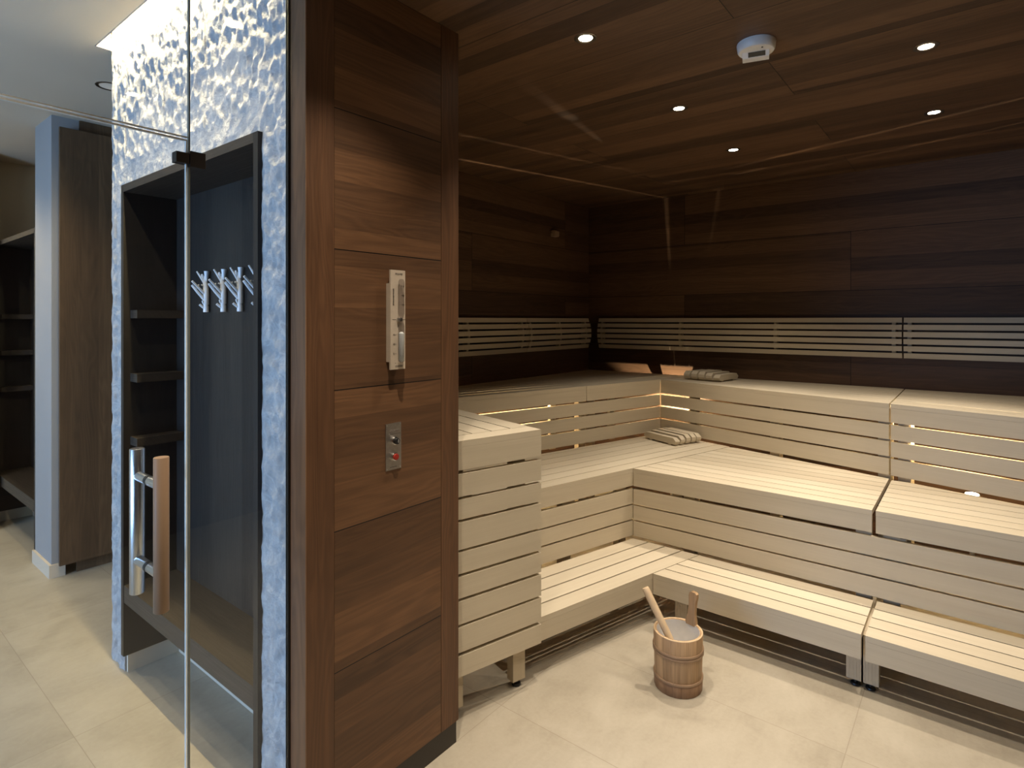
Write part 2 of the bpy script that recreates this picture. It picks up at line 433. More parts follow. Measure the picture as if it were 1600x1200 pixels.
# ---- the passage outside the glass
SX0, SX1, SY = -3.295, -1.6765, 1.0
NX0, NX1, NZ1 = -3.125, -1.865, 2.28
bm = bmesh.new(); box(bm, -6.6, GX+.004, -4.8, SY-.078, OUTC, OUTC+.06); box(bm, -6.6, SX0, SY-.078, 5.2, OUTC, OUTC+.06)
box(bm, SX0, GX+.004, SY-.078, 1.5, OUTC+.15, OUTC+.21)
struct('ceiling.001', bm, M['plaster'], 'plain grey plaster ceiling of the passage')
bm = bmesh.new(); box(bm, SX0+.0005, SX0+.007, SY-.0775, SY-.012, OUTC-.001, OUTC+.149); box(bm, SX0+.007, GX, SY-.0775, SY-.0715, OUTC-.001, OUTC+.149)
struct('trim_4', bm, M['plaster_col'], 'rim of the light cove over the stone wall')
def stone_wall():
    bm = bmesh.new(); st = .0068
    nx = int((SX1-SX0)/st); nz = int((OUTC+.12)/st)
    def disp(x, z):
        p = Vector((x*1.0, 0.3, z))
        a = noise.voronoi(Vector((x*24+.6*noise.noise(Vector((x*6, z*6, 1))), 1.7, z*15)))[0]
        w = noise.voronoi(Vector((x*48+3, .2, z*36)))[0]
        d1 = min(a[0], .8); d2 = min(w[0], .8)
        f = noise.fractal(Vector((x*14, 5.5, z*9)), 1.0, 2.0, 4)
        f2 = noise.noise(Vector((x*70, 2.1, z*48)))
        h = .021*(.40-d1) + .008*(.40-d2) + .0035*f + .002*f2
        for sx, wd in ((-3.222, .012), (-3.10, .012), (-2.66, .006), (-2.28, .006),):
            if abs(x-sx) < wd: h = h*.25 + .004
        ed = min(abs(x-NX0), abs(x-NX1)) if z < NZ1+.1 else 1
        if z < NZ1+.1 and NX0 < x < NX1: ed = 0
        ed = min(ed, abs(x-SX0), abs(x-SX1))
        h *= .35+.65*min(1, ed/.03)
        return SY - .004 + max(-.008, min(.008, h))
    vid = {}
    def V(i, k):
        if (i, k) not in vid:
            x = SX0+(SX1-SX0)*i/nx; z = (OUTC+.12)*k/nz
            vid[(i, k)] = bm.verts.new((x, disp(x, z), z))
        return vid[(i, k)]
    i0 = round((NX0-SX0)/(SX1-SX0)*nx)+1; i1 = round((NX1-SX0)/(SX1-SX0)*nx)-1; k1 = round(NZ1/(OUTC+.12)*nz)-1
    for i in range(nx):
        for k in range(nz):
            if i0 <= i < i1 and k < k1: continue
            bm.faces.new((V(i, k), V(i+1, k), V(i+1, k+1), V(i, k+1)))
    # body behind the face: left return, back and reveals
    def strip(keys, yb):
        prev = None
        for key in keys:
            v = V(*key); w = bm.verts.new((v.co.x, yb, v.co.z))
            if prev: bm.faces.new((prev[0], v, w, prev[1]))
            prev = (v, w)
    yb = 1.55
    strip([(0, k) for k in range(nz+1)], yb); strip([(nx, k) for k in range(nz+1)], SY+.04)
    strip([(i0, k) for k in range(k1+1)] + [(i, k1) for i in range(i0+1, i1+1)] + [(i1, k) for k in range(k1-1, -1, -1)], SY+.05)
    strip([(i, nz) for i in range(nx+1)], yb)
    b = [bm.verts.new(p) for p in ((SX0, yb, 0), (SX1, yb, 0), (SX1, yb, OUTC+.12), (SX0, yb, OUTC+.12))]
    bm.faces.new(b)
    return bm
struct('wall_stone', stone_wall(), M['stone'], 'rough white chiselled stone wall behind the glass', smooth=True)
bm = bmesh.new(); box(bm, -6.36, -6.30, -4.8, 5.2, 0, OUTC); struct('wall_passage', bm, M['plaster_w'], 'beige plaster wall at the end of the passage')
bm = bmesh.new(); box(bm, -6.3, -6.0, .2, 1.04, 0, OUTC); struct('wall_passage_pier', bm, M['plaster_w'], 'beige wall pier at the end of the passage')
bm = bmesh.new(); box(bm, -6.3, SX0, 3.4, 3.46, 0, OUTC); struct('wall_passage_back', bm, M['plaster'], 'plaster wall closing the passage')
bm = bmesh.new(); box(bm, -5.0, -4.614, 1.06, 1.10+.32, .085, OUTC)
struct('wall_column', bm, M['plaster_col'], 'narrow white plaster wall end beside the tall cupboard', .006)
bm = bmesh.new(); box(bm, -5.01, -4.60, 1.045, 1.13, 0, .085)
struct('baseboard_column', bm, M['plaster'], 'tile skirting below the white wall end', .003)
# window wall (daylight) behind and to the left of the viewer
WX0, WX1, WZ0, WZ1, WY = -3.60, -1.80, .05, 2.20, -3.60
bm = bmesh.new(); box(bm, -6.36, WX0, WY-.1, WY, 0, OUTC); box(bm, WX1, GX, WY-.1, WY, 0, OUTC); box(bm, WX0, WX1, WY-.1, WY, WZ1, OUTC); box(bm, WX0, WX1, WY-.1, WY, 0, WZ0)
struct('wall_window', bm, M['plaster_w'], 'outer wall with the large window')
bm = bmesh.new()
for x in (WX0, WX0+(WX1-WX0)/2-.03, WX1-.06): box(bm, x, x+.06, WY-.08, WY-.02, WZ0, WZ1)
struct('window_4', bm, M['plaster_col'], 'frame of the large daylight window')
bm = bmesh.new(); box(bm, GX-.05, GX+.01, WY, NEAR, 0, OUTC); struct('wall_passage_right', bm, M['plaster_w'], 'plaster wall beyond the glass')

# ------------------------------------------------------------------ benches
GAP = .006
def frame_of(P0, P1):
    a = math.atan2(P1[1]-P0[1], P1[0]-P0[0]); c, s = math.cos(a), math.sin(a)
    return a, (lambda p: ((p[0]-P0[0])*c+(p[1]-P0[1])*s, -(p[0]-P0[0])*s+(p[1]-P0[1])*c))
def board_bm(bm, x0, x1, z0, z1, th=.022, y=0):
    box(bm, x0, x1, y, y+th, z0, z1)
def bench(name, label, poly, z, group, posts=(), risers=(), bw=.101, gap=.006, footed=False, fascia=True, inset=0):
    """poly: world xy, first two points are the front edge (seat runs to the left of it)"""
    P0, P1 = poly[0], poly[1]; a, loc = frame_of(P0, P1)
    lp = [loc(p) for p in poly]; L = lp[1][0]
    t = thing(name, label, 'bench', (P0[0], P0[1], 0), a, group)
    bm = bmesh.new(); k = 0
    dmax = max(p[1] for p in lp)
    while k*bw < dmax:
        s = clip(clip(lp, 0, 1, k*bw), 0, -1, -(k*bw+bw-gap))
        if len(s) > 2 and area(s) > .0012: prism(bm, s, z-.026, z)
        k += 1
    finish('seat', bm, M['aspen'], t, bevel=.0022)
    if fascia:
        bm = bmesh.new(); board_bm(bm, 0.0005, L-.0005, z-.111, z-.0267); finish('fascia', bm, M['aspen'], t, bevel=.002)
    for z0, z1 in risers:
        bm = bmesh.new(); board_bm(bm, .001, L-.001, z0, z1); finish('riser_board', bm, M['aspen'], t, bevel=.0025)
    for px in posts:
        bm = bmesh.new(); zb = .03 if footed else 0.0
        box(bm, px, px+.067, (.024 if not footed else .06)+inset, (.07 if not footed else .105)+inset, zb, z-.0265)
        if footed:
            for q in range(1, 5): box(bm, px+q*.0134-.001, px+q*.0134+.001, .0585+inset, .0605+inset, zb+.003, z-.12)
        lg = finish('leg' if footed else 'support_post', bm, M['aspen_post'], t, bevel=.0012 if footed else 0)
        if footed:
            bm = bmesh.new(); lathe(bm, [(0, 0), (.019, 0), (.021, .004), (.019, .010), (.008, .013), (.006, .032), (0, .032)], 20, px+.034, .082+inset)
            finish('foot', bm, M['black'], lg, smooth=True)
    # cross battens carrying the seat boards
    for px in posts:
        d = [p for p in clip(clip(lp, 1, 0, px), -1, 0, -px-.045)]
        if len(d) > 2:
            ymax = max(p[1] for p in d)-.03
            bm = bmesh.new(); box(bm, px+.002, px+.045, .10 if not footed else .107, max(ymax, .2), z-.075, z-.0265)
            finish('batten', bm, M['aspen'], t)
    return t
def skirt(name, label, P0, P1, zs, posts=(), group=None):
    a, loc = frame_of(P0, P1); L = loc(P1)[0]
    t = thing(name, label, 'bench skirt', (P0[0], P0[1], 0), a, group)
    for z0, z1 in zs:
        bm = bmesh.new(); board_bm(bm, 0, L, z0, z1); finish('board', bm, M['aspen'], t, bevel=.0025)
    for px in posts:
        bm = bmesh.new(); box(bm, px, px+.05, .0225, .05, zs[-1][0]-.012, zs[0][1]+.01); finish('upright', bm, M['aspen_post'], t)
    return t
UR = [(.944, 1.031), (.843, .931), (.733, .830)]
MR = [(.486, .580), (.3885, .476), (.285, .378)]
UR = [(a, b) for a, b in UR]; MR = [(a, b) for a, b in MR]
rev = lambda z: z
g_b = 'pale slatted sauna benches'
# top tier, left wall
bench('sauna_bench', 'top tier bench along the left wall, near length partly hidden by the partition', [(-2.81, 1.80), (-2.269, 3.733), (-3.022, 3.945), (-3.022, 1.86)], ZU, g_b, posts=(.3, 1.95))
bench('sauna_bench', 'top tier bench along the left wall, far length running into the corner', [(-2.268, 3.737), (-2.043, 4.538), (-1.909, 5.004), (-3.006, 5.004), (-3.006, 3.946)], ZU, g_b, gap=.0035, posts=(.04,))
tl = [o for o in C.objects if o.get('label', '').startswith('top tier bench along the left wall, far')][0]
for xa, xb in ((-2.31, -2.235), (-1.985, -1.912)):
    bm = bmesh.new(); prism(bm, [frame_of((-2.268, 3.737), (-2.043, 4.538))[1](p) for p in ((xa, 4.98), (xb, 4.98), (xb, 5.0285), (xa, 5.0285))], ZU-.075, ZU-.0265)
    finish('wall_batten', bm, M['aspen'], tl)
skirt('bench_skirt', 'slatted skirt under the top tier on the left', (-2.83, 1.73), (-2.0434, 4.537), UR[:], (1.0, 1.75, 2.35))
# top tier, back wall
bench('sauna_bench', 'top tier bench on the back wall carrying a headrest', [(-2.0418, 4.5375), (-.397, 4.0735), (-.397, 5.0285), (-1.901, 5.0285)], ZU, g_b, gap=.0045, posts=(.27, .95, 1.64), risers=UR)
bench('sauna_bench', 'top tier bench on the back wall, right of the vertical joint', [(-.389, 4.0712), (1.45, 3.5526), (1.45, 5.004), (-.389, 5.004)], ZU, g_b, posts=(.03, .70, 1.75), risers=UR)
# middle tier
bench('sauna_bench', 'middle tier bench on the left with a headrest at its far end', [(-1.988, 2.268), (-1.694, 3.366), (-1.4225, 4.3735), (-2.034, 4.5455), (-2.622, 2.437)], ZM, g_b, posts=(.02, .55, 1.02))
skirt('bench_skirt', 'slatted skirt under the middle tier on the left', (-1.988, 2.268), (-1.6945, 3.365), MR, (.1, .6, 1.0))
bench('sauna_bench', 'middle tier bench below the back wall, left of the joint', [(-1.690, 3.350), (-.3975, 3.350), (-.3975, 4.081), (-1.4175, 4.3715)], ZM, g_b, posts=(.32, 1.22))
bench('sauna_bench', 'middle tier bench below the back wall, right of the joint', [(-.382, 3.350), (1.45, 3.350), (1.45, 3.561), (-.382, 4.078)], ZM, g_b, posts=(.03, .85, 1.7))
skirt('bench_skirt', 'long slatted skirt under the middle tier at the back', (-1.690, 3.350), (1.45, 3.350), MR, (.25, 1.22, 1.38, 2.3))
# bottom tier
bench('sauna_bench', 'bottom tier bench on the left between the tall box and the bucket', [(-1.583, 2.158), (-1.371, 2.957), (-1.2685, 3.343), (-1.700, 3.343), (-1.983, 2.272)], ZL, g_b, posts=(.80,), bw=.104, gap=.010, footed=True, inset=.20)
bench('sauna_bench', 'bottom tier bench at the back, directly behind the bucket', [(-1.369, 2.945), (-.3905, 2.945), (-.3905, 3.343), (-1.2645, 3.343)], ZL, g_b, posts=(.10, .912), bw=.1015, gap=.0085, footed=True)
bench('sauna_bench', 'bottom tier bench at the back, right of the paired legs', [(-.375, 2.945), (1.45, 2.945), (1.45, 3.343), (-.375, 3.343)], ZL, g_b, posts=(-.023, .9, 1.74), bw=.1015, gap=.0085, footed=True)
# tall slatted box beside the partition
BX = [(-1.6655, 1.648), (-1.5345, 2.134), (-2.585, 2.4155), (-2.745, 1.86), (-2.72, 1.648)]
a, loc = frame_of(BX[0], BX[1]); lp = [loc(p) for p in BX]; L = lp[1][0]
t = thing('bench_box', 'tall slatted end box in front of the partition, as high as the top tier', 'bench', (BX[0][0], BX[0][1], 0), a)
bm = bmesh.new()
prism(bm, clip(lp, 0, -1, -.098), ZU-.026, ZU)
inner = clip(lp, 0, 1, .1025)
k = 0
while k < 8:
    x1 = L - k*.103; x0 = x1-.096
    s = clip(clip(inner, 1, 0, x0), -1, 0, -x1)
    if len(s) > 2 and area(s) > .002: prism(bm, s, ZU-.026, ZU)
    k += 1
finish('seat', bm, M['aspen'], t, bevel=.0025)
for z0, z1 in ((1.035, 1.1285), (.926, 1.019), (.8325, .914), (.709, .8205), (.611, .698), (.510, .598), (.4035, .497), (.2885, .392), (.188, .273)):
    bm = bmesh.new(); board_bm(bm, 0, L, z0, z1, .024); finish('riser_board', bm, M['aspen'], t, bevel=.004)
for px, py in ((L-.125, .045), (.05, .045)):
    bm = bmesh.new(); box(bm, px, px+.067, py, py+.045, .03, ZU-.0265)
    lg = finish('leg', bm, M['aspen_post'], t, bevel=.0015)
    bm = bmesh.new(); lathe(bm, [(0, 0), (.019, 0), (.021, .004), (.019, .011), (.008, .014), (.006, .032), (0, .032)], 20, px+.034, py+.022)
    finish('foot', bm, M['black'], lg, smooth=True)

# ------------------------------------------------------------------ backrests
def backrest(label, P0, P1, cleats, w0=True):
    """P0->P1 along the wall, room side to the right"""
    a, loc = frame_of(P0, P1); L = loc(P1)[0]
    t = thing('backrest', label, 'backrest', (P0[0], P0[1], 0), a, 'slatted backrests on the walls')
    n = 6; pitch = .0508; zb = 1.3765
    for k in range(n):
        s = (k-2.5)/2.5; off = .060 - .030*s*s; z0 = zb+k*pitch
        tilt = .030*2*s/2.5*.040/pitch*.55
        bm = bmesh.new()
        prof = [(-off-.018+tilt*-.5, z0), (-off+tilt*-.5, z0), (-off+tilt*.5, z0+.0362), (-off-.018+tilt*.5, z0+.0362)]
        ins = .012*(1-abs(s)) if w0 else 0
        extr(bm, prof, lambda y, z, e: ((0 if e == 0 else L), y, z))
        finish('slat', bm, M['aspen'], t, bevel=.0018)
    for c in cleats:
        bm = bmesh.new()
        pts = [(0.0, zb+.01), (0.0, zb+5*pitch+.03)]
        for k in range(9):
            s = 1-k/4; pts.append((-(.0550-.030*s*s*.98), zb+.012+(1-k/8)*(5*pitch+.018)))
        extr(bm, pts, lambda y, z, e: (c-.012+(.024 if e else 0), y-.0006, z))
        finish('cleat', bm, M['aspen_post'], t)
    return t
backrest('slatted backrest on the left wall, near length partly hidden by the partition', (LEFT, 2.05), (LEFT, 3.940), (.5, 1.159, 1.832))
backrest('short slatted backrest on the left wall, ending at the room corner', (LEFT, 3.944), (LEFT, 4.952), (.055, .510, .955))
backrest('long slatted backrest on the back wall, from the corner to the vertical gap', (-2.887, BACK), (-.4075, BACK), (.035, .829, 1.628, 2.430))
backrest('slatted backrest on the back wall at the right edge of the photo', (-.397, BACK), (1.45, BACK), (.034, .85, 1.7))

# ------------------------------------------------------------------ headrests
def headrest(label, cx, cy, z, ang, L, pitch, w):
    t = thing('headrest', label, 'headrest', (cx, cy, z), R(ang), 'slatted wooden headrests')
    tot = 4*pitch+w
    hs = (.058, .068, .074, .074, .070)
    for k in range(5):
        y0 = -tot/2+k*pitch; h = hs[k]
        bm = bmesh.new()
        prof = [(-L/2+.012, .012), (L/2-.012, .012), (L/2, .030), (L/2, h-.022), (L/2-.028, h), (-L/2+.028, h), (-L/2, h-.022), (-L/2, .030)]
        extr(bm, prof, lambda x, zz, e: (x, y0+(w if e else 0), zz))
        finish('slat', bm, M['aspen'], t, bevel=.003)
    for s in (-1, 1):
        bm = bmesh.new(); box(bm, s*L*.3-.014, s*L*.3+.014, -tot/2+.006, tot/2-.006, 0, .022)
        finish('batten', bm, M['aspen'], t, bevel=.002)
    return t
headrest('slatted wooden headrest lying on the middle tier in the inner corner', -1.843, 4.308, ZM, -22, .34, .0560, .043)
headrest('slatted wooden headrest lying on the top tier beside the corner', -1.712, 4.790, ZU, 80.5, .31, .0660, .052)

# ------------------------------------------------------------------ bucket and ladle
BXC, BYC = -1.050, 2.520
bk = thing('sauna_bucket', 'round wooden stave bucket with one raised handle stave standing on the floor', 'bucket', (BXC, BYC, 0))
def stave(bm, a0, a1, z0, z1, r0, r1, th, n=4):
    def P(a, r, z): return bm.verts.new((r*math.cos(a), r*math.sin(a), z))
    zz = [z0, z0+.002, z1-.003, z1]; rr = lambda z: r0+(r1-r0)*(z-z0)/(z1-z0)
    rows = []
    for j, z in enumerate(zz):
        d = .0015 if j in (0, 3) else 0
        rows.append([P(a0+(a1-a0)*i/n, rr(z)-d-(.0009 if i in (0, n) else 0), z) for i in range(n+1)])
    inn = [[P(a0+(a1-a0)*i/n, rr(z)-th, z) for i in range(n+1)] for z in (z0, z1)]
    for A, B in zip(rows[:-1], rows[1:]):
        for i in range(n): bm.faces.new((A[i], A[i+1], B[i+1], B[i]))
    for i in range(n):
        bm.faces.new((rows[-1][i], rows[-1][i+1], inn[1][i+1], inn[1][i])); bm.faces.new((inn[1][i], inn[1][i+1], inn[0][i+1], inn[0][i]))
        bm.faces.new((inn[0][i], inn[0][i+1], rows[0][i+1], rows[0][i]))
    for i in (0, n):
        bm.faces.new([r[i] for r in rows]+[inn[1][i], inn[0][i]])
bm = bmesh.new(); NS = 17
for k in range(NS): stave(bm, 2*PI*k/NS, 2*PI*(k+1)/NS-.003, .052, .250, .1035, .1085, .013)
finish('stave_wall', bm, M['bucketwood'], bk, smooth=True)
bm = bmesh.new()
for k in range(NS): stave(bm, 2*PI*k/NS+.1, 2*PI*(k+1)/NS+.097, .0, .050, .1045, .1075, .014)
finish('base_band', bm, M['bucketdark'], bk, smooth=True)['label'] = 'darker wooden foot of the bucket'
for z, rr in ((.057, .1062), (.166, .1088), (.1795, .1091)):
    bm = bmesh.new()
    lathe(bm, [(rr-.003, z-.006), (rr+.0012, z-.006), (rr+.0028, z-.0035), (rr+.0028, z+.0035), (rr+.0012, z+.006), (rr-.003, z+.006)], 64)
    finish('hoop', bm, M['hoop'], bk, smooth=True)
bm = bmesh.new()
lathe(bm, [(.0945, .247), (.0945, .2485), (.1005, .2495), (.1025, .2515), (.1075, .2505), (.108, .2475), (.0985, .2455)], 64)
finish('rim', bm, M['lightwood'], bk, smooth=True)
bm = bmesh.new(); lathe(bm, [(0, .045), (.082, .045), (.088, .052), (.094, .247), (.0955, .247), (.0895, .047), (.083, .042), (0, .042)], 56)
finish('liner', bm, M['liner'], bk, smooth=True)['label'] = 'grey plastic liner'
# raised handle stave
bm = bmesh.new()
prof = [(.240, .030, 0), (.262, .026, .001), (.290, .0185, .003), (.325, .0165, .005), (.352, .0185, .007), (.374, .0215, .009), (.388, .0195, .010), (.395, .011, .0105)]
A = []; B = []
for z, hw, lean in prof:
    A.append([bm.verts.new((s*hw+lean*1.2, -.0085+lean*.3, z)) for s in (-1, 1)]); B.append([bm.verts.new((s*hw+lean*1.2, .0085+lean*.3, z)) for s in (-1, 1)])
for q in range(len(prof)-1):
    bm.faces.new((A[q][0], A[q][1], A[q+1][1], A[q+1][0])); bm.faces.new((B[q][1], B[q][0], B[q+1][0], B[q+1][1]))
    for s in (0, 1): bm.faces.new((A[q][s], A[q+1][s], B[q+1][s], B[q][s]))
bm.faces.new((A[0][0], A[0][1], B[0][1], B[0][0])); bm.faces.new((A[-1][0], A[-1][1], B[-1][1], B[-1][0]))
ha = R(76)
h = finish('handle', bm, M['bucketwood'], bk, bevel=.003, seg=2, loc=(.099*math.cos(ha), .099*math.sin(ha), 0), rotz=ha-PI/2, smooth=True)
ld = thing('ladle', 'pale wooden ladle handle leaning out of the wooden bucket', 'ladle', (BXC, BYC, 0))
p0 = Vector((-.141, -.042, .4135)); p1 = Vector((-.016, -.044, .214)); d = (p1-p0).normalized()
bm = bmesh.new(); tube(bm, [p0, p0+d*.004, p0+d*.03, p1-d*.02, p1], [.0135, .0160, .0168, .0158, .0150], 20)
finish('handle', bm, M['lightwood'], ld, smooth=True)
bm = bmesh.new(); tube(bm, [p1-d*.002, p1+d*.035], .0085, 14); finish('ferrule', bm, M['patch'], ld, smooth=True)
bm = bmesh.new(); lathe(bm, [(0, .0), (.024, .002), (.031, .012), (.033, .034), (.0315, .034), (.0295, .013), (.022, .004), (0, .003)], 28)
finish('scoop', bm, M['bucketwood'], ld, loc=(p1.x+.030, p1.y+.002, .150), smooth=True)

# ------------------------------------------------------------------ things on the partition
TX = lambda x, y, z, up=1: Matrix(((0, 0, 1, x), (up, 0, 0, y), (0, up, 0, z), (0, 0, 0, 1)))      # faces +x
tm = thing('sand_timer', 'pale wooden sand timer with a glass tube mounted on the brown partition', 'sand timer', (PX, 1.3185, 1.651))
bm = bmesh.new(); box(bm, 0, .016, -.0325, .028, -.145, .125); finish('mounting_block', bm, M['board'], tm, bevel=.002)
bm = bmesh.new(); box(bm, .016, .023, -.0325, .0325, -.171, .171); finish('board', bm, M['board'], tm, bevel=.0012)
bm = bmesh.new()
lathe(bm, [(0, -.148), (.007, -.1465), (.0105, -.141), (.0105, -.022), (.007, -.010), (.0022, -.002), (.0022, .002), (.007, .010), (.0105, .022), (.0105, .130), (.007, .138), (0, .1405)], 24, .036, .004)
gt = finish('glass_tube', bm, M['tube'], tm, smooth=True)
bm = bmesh.new(); lathe(bm, [(0, -.146), (.006, -.1445), (.0095, -.139), (.0095, -.047), (.004, -.0425), (0, -.0415)], 24, .036, .004)
finish('sand', bm, M['sand'], gt, smooth=True)
bm = bmesh.new(); tube(bm, [(.0225, .004, 0), (.036, .004, 0)], .0045, 14); box(bm, .0225, .0305, -.006, .014, -.006, .006)
finish('pivot_clip', bm, M['steel'], tm, bevel=.0008)
text_mesh('lettering', 'devine', .0125, M['inkgrey'], tm, TX(.0235, .004, .1575, -1))
text_mesh('lettering', 'devine', .0125, M['inkgrey'], tm, TX(.0235, .004, -.1590, 1))
text_mesh('lettering', 'www.devine.at', .0098, M['ink'], tm, Matrix(((0, 0, 1, .0235), (0, 1, 0, -.0195), (-1, 0, 0, .078), (0, 0, 0, 1))))
for k, s in enumerate(('15', '10', '5')):
    z = -.052-k*.0325
    text_mesh('lettering', s, .0085, M['ink'], tm, TX(.0235, -.0185, z, 1)); text_mesh('lettering', s, .0085, M['inkgrey'], tm, TX(.0235, .0250, -z, -1))
def mark(par, *b):
    bm = bmesh.new(); box(bm, *b); finish('scale_mark', bm, M['ink'], par)
for z in (-.052, -.0845, -.117, -.149): mark(tm, .0228, .0234, -.0125, -.008, z-.0006, z+.0006)
for z in (.052, .0845, .117): mark(tm, .0228, .0234, .015, .0195, z-.0006, z+.0006)
for z in (-.060, -.075, -.092, -.106): mark(tm, .0228, .0234, .0248, .0258, z-.0055, z+.0055)
mark(tm, .0228, .0234, -.025, -.008, -.0007, .0007); mark(tm, .0228, .0234, .016, .0325, -.0007, .0007)
cp = thing('control_plate', 'small upright steel plate with a black knob above a red button on the partition', 'switch plate', (PX, 1.3165, 1.2115))
bm = bmesh.new(); box(bm, -.002, .0025, -.034, .034, -.0805, .0805); pl = finish('plate', bm, M['plate'], cp, bevel=.0008)
text_mesh('lettering', 'devine', .0175, M['inkgrey'], cp, TX(.0027, .004, .0555, 1))
mark(cp, .0024, .0029, -.018, .031, .0425, .0435); mark(cp, .0024, .0029, -.016, .014, -.0715, -.0700)
for y in (-.029, .029):
    for z in (-.075, .075):
        bm = bmesh.new(); tube(bm, [(.0022, y, z), (.0034, y, z)], .0021, 10); finish('screw', bm, M['steel'], cp)
def roundx(bm, prof, y, z, seg=28):
    rings = []
    for r, x in prof:
        rings.append([bm.verts.new((x, y+max(r, 1e-5)*math.cos(2*PI*i/seg), z+max(r, 1e-5)*math.sin(2*PI*i/seg))) for i in range(seg)])
    for A, B in zip(rings[:-1], rings[1:]):
        for i in range(seg): bm.faces.new((A[i], A[(i+1) % seg], B[(i+1) % seg], B[i]))
    bm.faces.new(rings[0]); bm.faces.new(rings[-1][::-1])
for z, mat, nm, lab in ((.0205, 'black', 'knob', 'round black knob with a white mark'), (-.0345, 'red', 'push_button', 'round red push button')):
    bm = bmesh.new(); roundx(bm, [(.0138, .0022), (.0145, .004), (.0145, .010), (.0132, .0135), (.0110, .0140)], 0, z)
    cl = finish('collar', bm, M['chrome'], cp, smooth=True)
    bm = bmesh.new(); q = .024 if mat == 'black' else .0185
    roundx(bm, [(.0108, .008), (.0112, q-.002), (.0102, q), (.001, q+.0006)], 0, z)
    kb = finish(nm, bm, M[mat], cp, smooth=True); kb['label'] = lab
    if mat == 'black':
        bm = bmesh.new()
        for i in range(20):
            a0, a1 = 2*PI*i/20, 2*PI*(i+1)/20
            vs = [bm.verts.new((q+.0011, .003+r*.72*math.cos(a), z-.001+r*1.1*math.sin(a))) for a, r in ((a0, .0036), (a1, .0036), (a1, .0024), (a0, .0024))]
            bm.faces.new(vs)
        box(bm, q+.0006, q+.0012, .0025, .0037, z+.003, z+.0075)
        finish('mark', bm, M['white'], kb)

# ------------------------------------------------------------------ wall sensor, ceiling detector
sn = thing('wall_sensor', 'small wooden sensor housing high on the dark left wall near the corner', 'sensor', (LEFT, 4.40, 2.441))
bm = bmesh.new(); extr(bm, [(0, -.027), (.038, -.027), (.046, -.019), (.046, .018), (.038, .027), (0, .027)], lambda x, z, e: (x, -.035+.07*e, z))
finish('housing', bm, M['handlewood'], sn, bevel=.004)
bm = bmesh.new(); tube(bm, [(.02, -.036, .004), (.02, -.062, .004)], .006, 12); finish('probe', bm, M['chrome'], sn, smooth=True)
dt = thing('ceiling_detector', 'round white detector with a dark window on the timber ceiling', 'detector', (-.690, 2.445, CEIL), R(15.7))
bm = bmesh.new(); lathe(bm, [(0, 0), (.073, 0), (.074, -.004), (.0705, -.030), (.066, -.036), (.045, -.0365), (0, -.0365)], 56)
finish('housing', bm, M['white'], dt, smooth=True)
bm = bmesh.new()
extr(bm, [(-.012, -.0345), (.010, -.053), (.050, -.053), (.060, -.0345)], lambda y, z, e: (-.052+.100*e, y, z))
nose = finish('nose', bm, M['white'], dt, bevel=.003, seg=2)
bm = bmesh.new()
extr(bm, [(-.0095, -.0385), (-.0075, -.0365), (.0085, -.0495), (.0065, -.0515)], lambda y, z, e: (-.030+.064*e, y, z))
finish('window', bm, M['lcd'], nose)['label'] = 'dark rectangular window'
bm = bmesh.new(); tube(bm, [(.022, -.040, -.0355), (.022, -.040, -.0385)], .0035, 12); finish('indicator', bm, M['black'], dt, smooth=True)

# ------------------------------------------------------------------ lamps
def spot(name, loc, energy, size, blend, col, radius, parent=None, rot=(0, 0, 0)):
    l = bpy.data.lights.new(name, 'SPOT'); l.energy = energy; l.spot_size = R(size); l.spot_blend = blend
    l.color = col; l.shadow_soft_size = radius
    o = bpy.data.objects.new(name, l); C.objects.link(o); o.rotation_euler = rot; o.location = loc
    if parent: o.parent = parent
    return o
WARM = (1.0, .86, .685)
def downlight(x, y, z, label, lens, energy, size, blend, col, group=None, r=.030, rad=.012, spill=0):
    t = thing('downlight', label, 'ceiling light', (x, y, z), 0, group)
    bm = bmesh.new(); lathe(bm, [(r+.015, .002), (r+.015, -.002), (r+.011, -.0035), (r, -.0025), (r-.003, .0), (r-.003, .004)], 40)
    finish('ring', bm, M['ring'], t, smooth=True)
    bm = bmesh.new(); lathe(bm, [(0, -.0012), (r-.003, -.0012), (r-.003, .001), (0, .001)], 40); finish('lens', bm, lens, t)
    spot('lamp', (0, 0, -.012), energy, size, blend, col, rad, t)
    if spill: spot('spill_lamp', (0, 0, -.012), spill, 94, .85, col, rad, t)
    return t
IN, SP = 58, 53
for x, y, lab in ((-1.207, 1.98, 'glowing ceiling downlight nearest the partition'), (-1.222, 2.945, 'glowing ceiling downlight in the middle of the left row'),
                  (-1.240, 3.885, 'glowing ceiling downlight farthest back in the left row'), (-.156, 2.909, 'glowing ceiling downlight nearest in the right row, right of the white detector'),
                  (-.172, 3.857, 'glowing ceiling downlight at the far end of the right row')):
    downlight(x, y, CEIL, lab, M['lens'], IN, 54, .75, WARM, 'sauna ceiling downlights', spill=SP)
for x, y in ((-1.15, 1.055), (-.15, 1.97), (-.08, 1.07), (-1.15, .1), (-.1, -.7)):
    downlight(x, y, CEIL, 'glowing ceiling downlight overhead, beyond the edge of the photo', M['lens'], IN, 54, .75, WARM, 'sauna ceiling downlights beyond the frame', spill=SP)
downlight(-3.80, 1.138, OUTC, 'pale round ceiling light in the passage beside the stone wall', M['lens_dim'], 2, 110, .6, (1, .86, .64), r=.055)
for x in (-2.15, -2.78, -5.45):
    downlight(x, .62, OUTC, 'passage ceiling downlight added to warm the passage, out of the photo', M['lens_out'], 24, 110, .6, (1, .82, .56), 'passage downlights', r=.045)
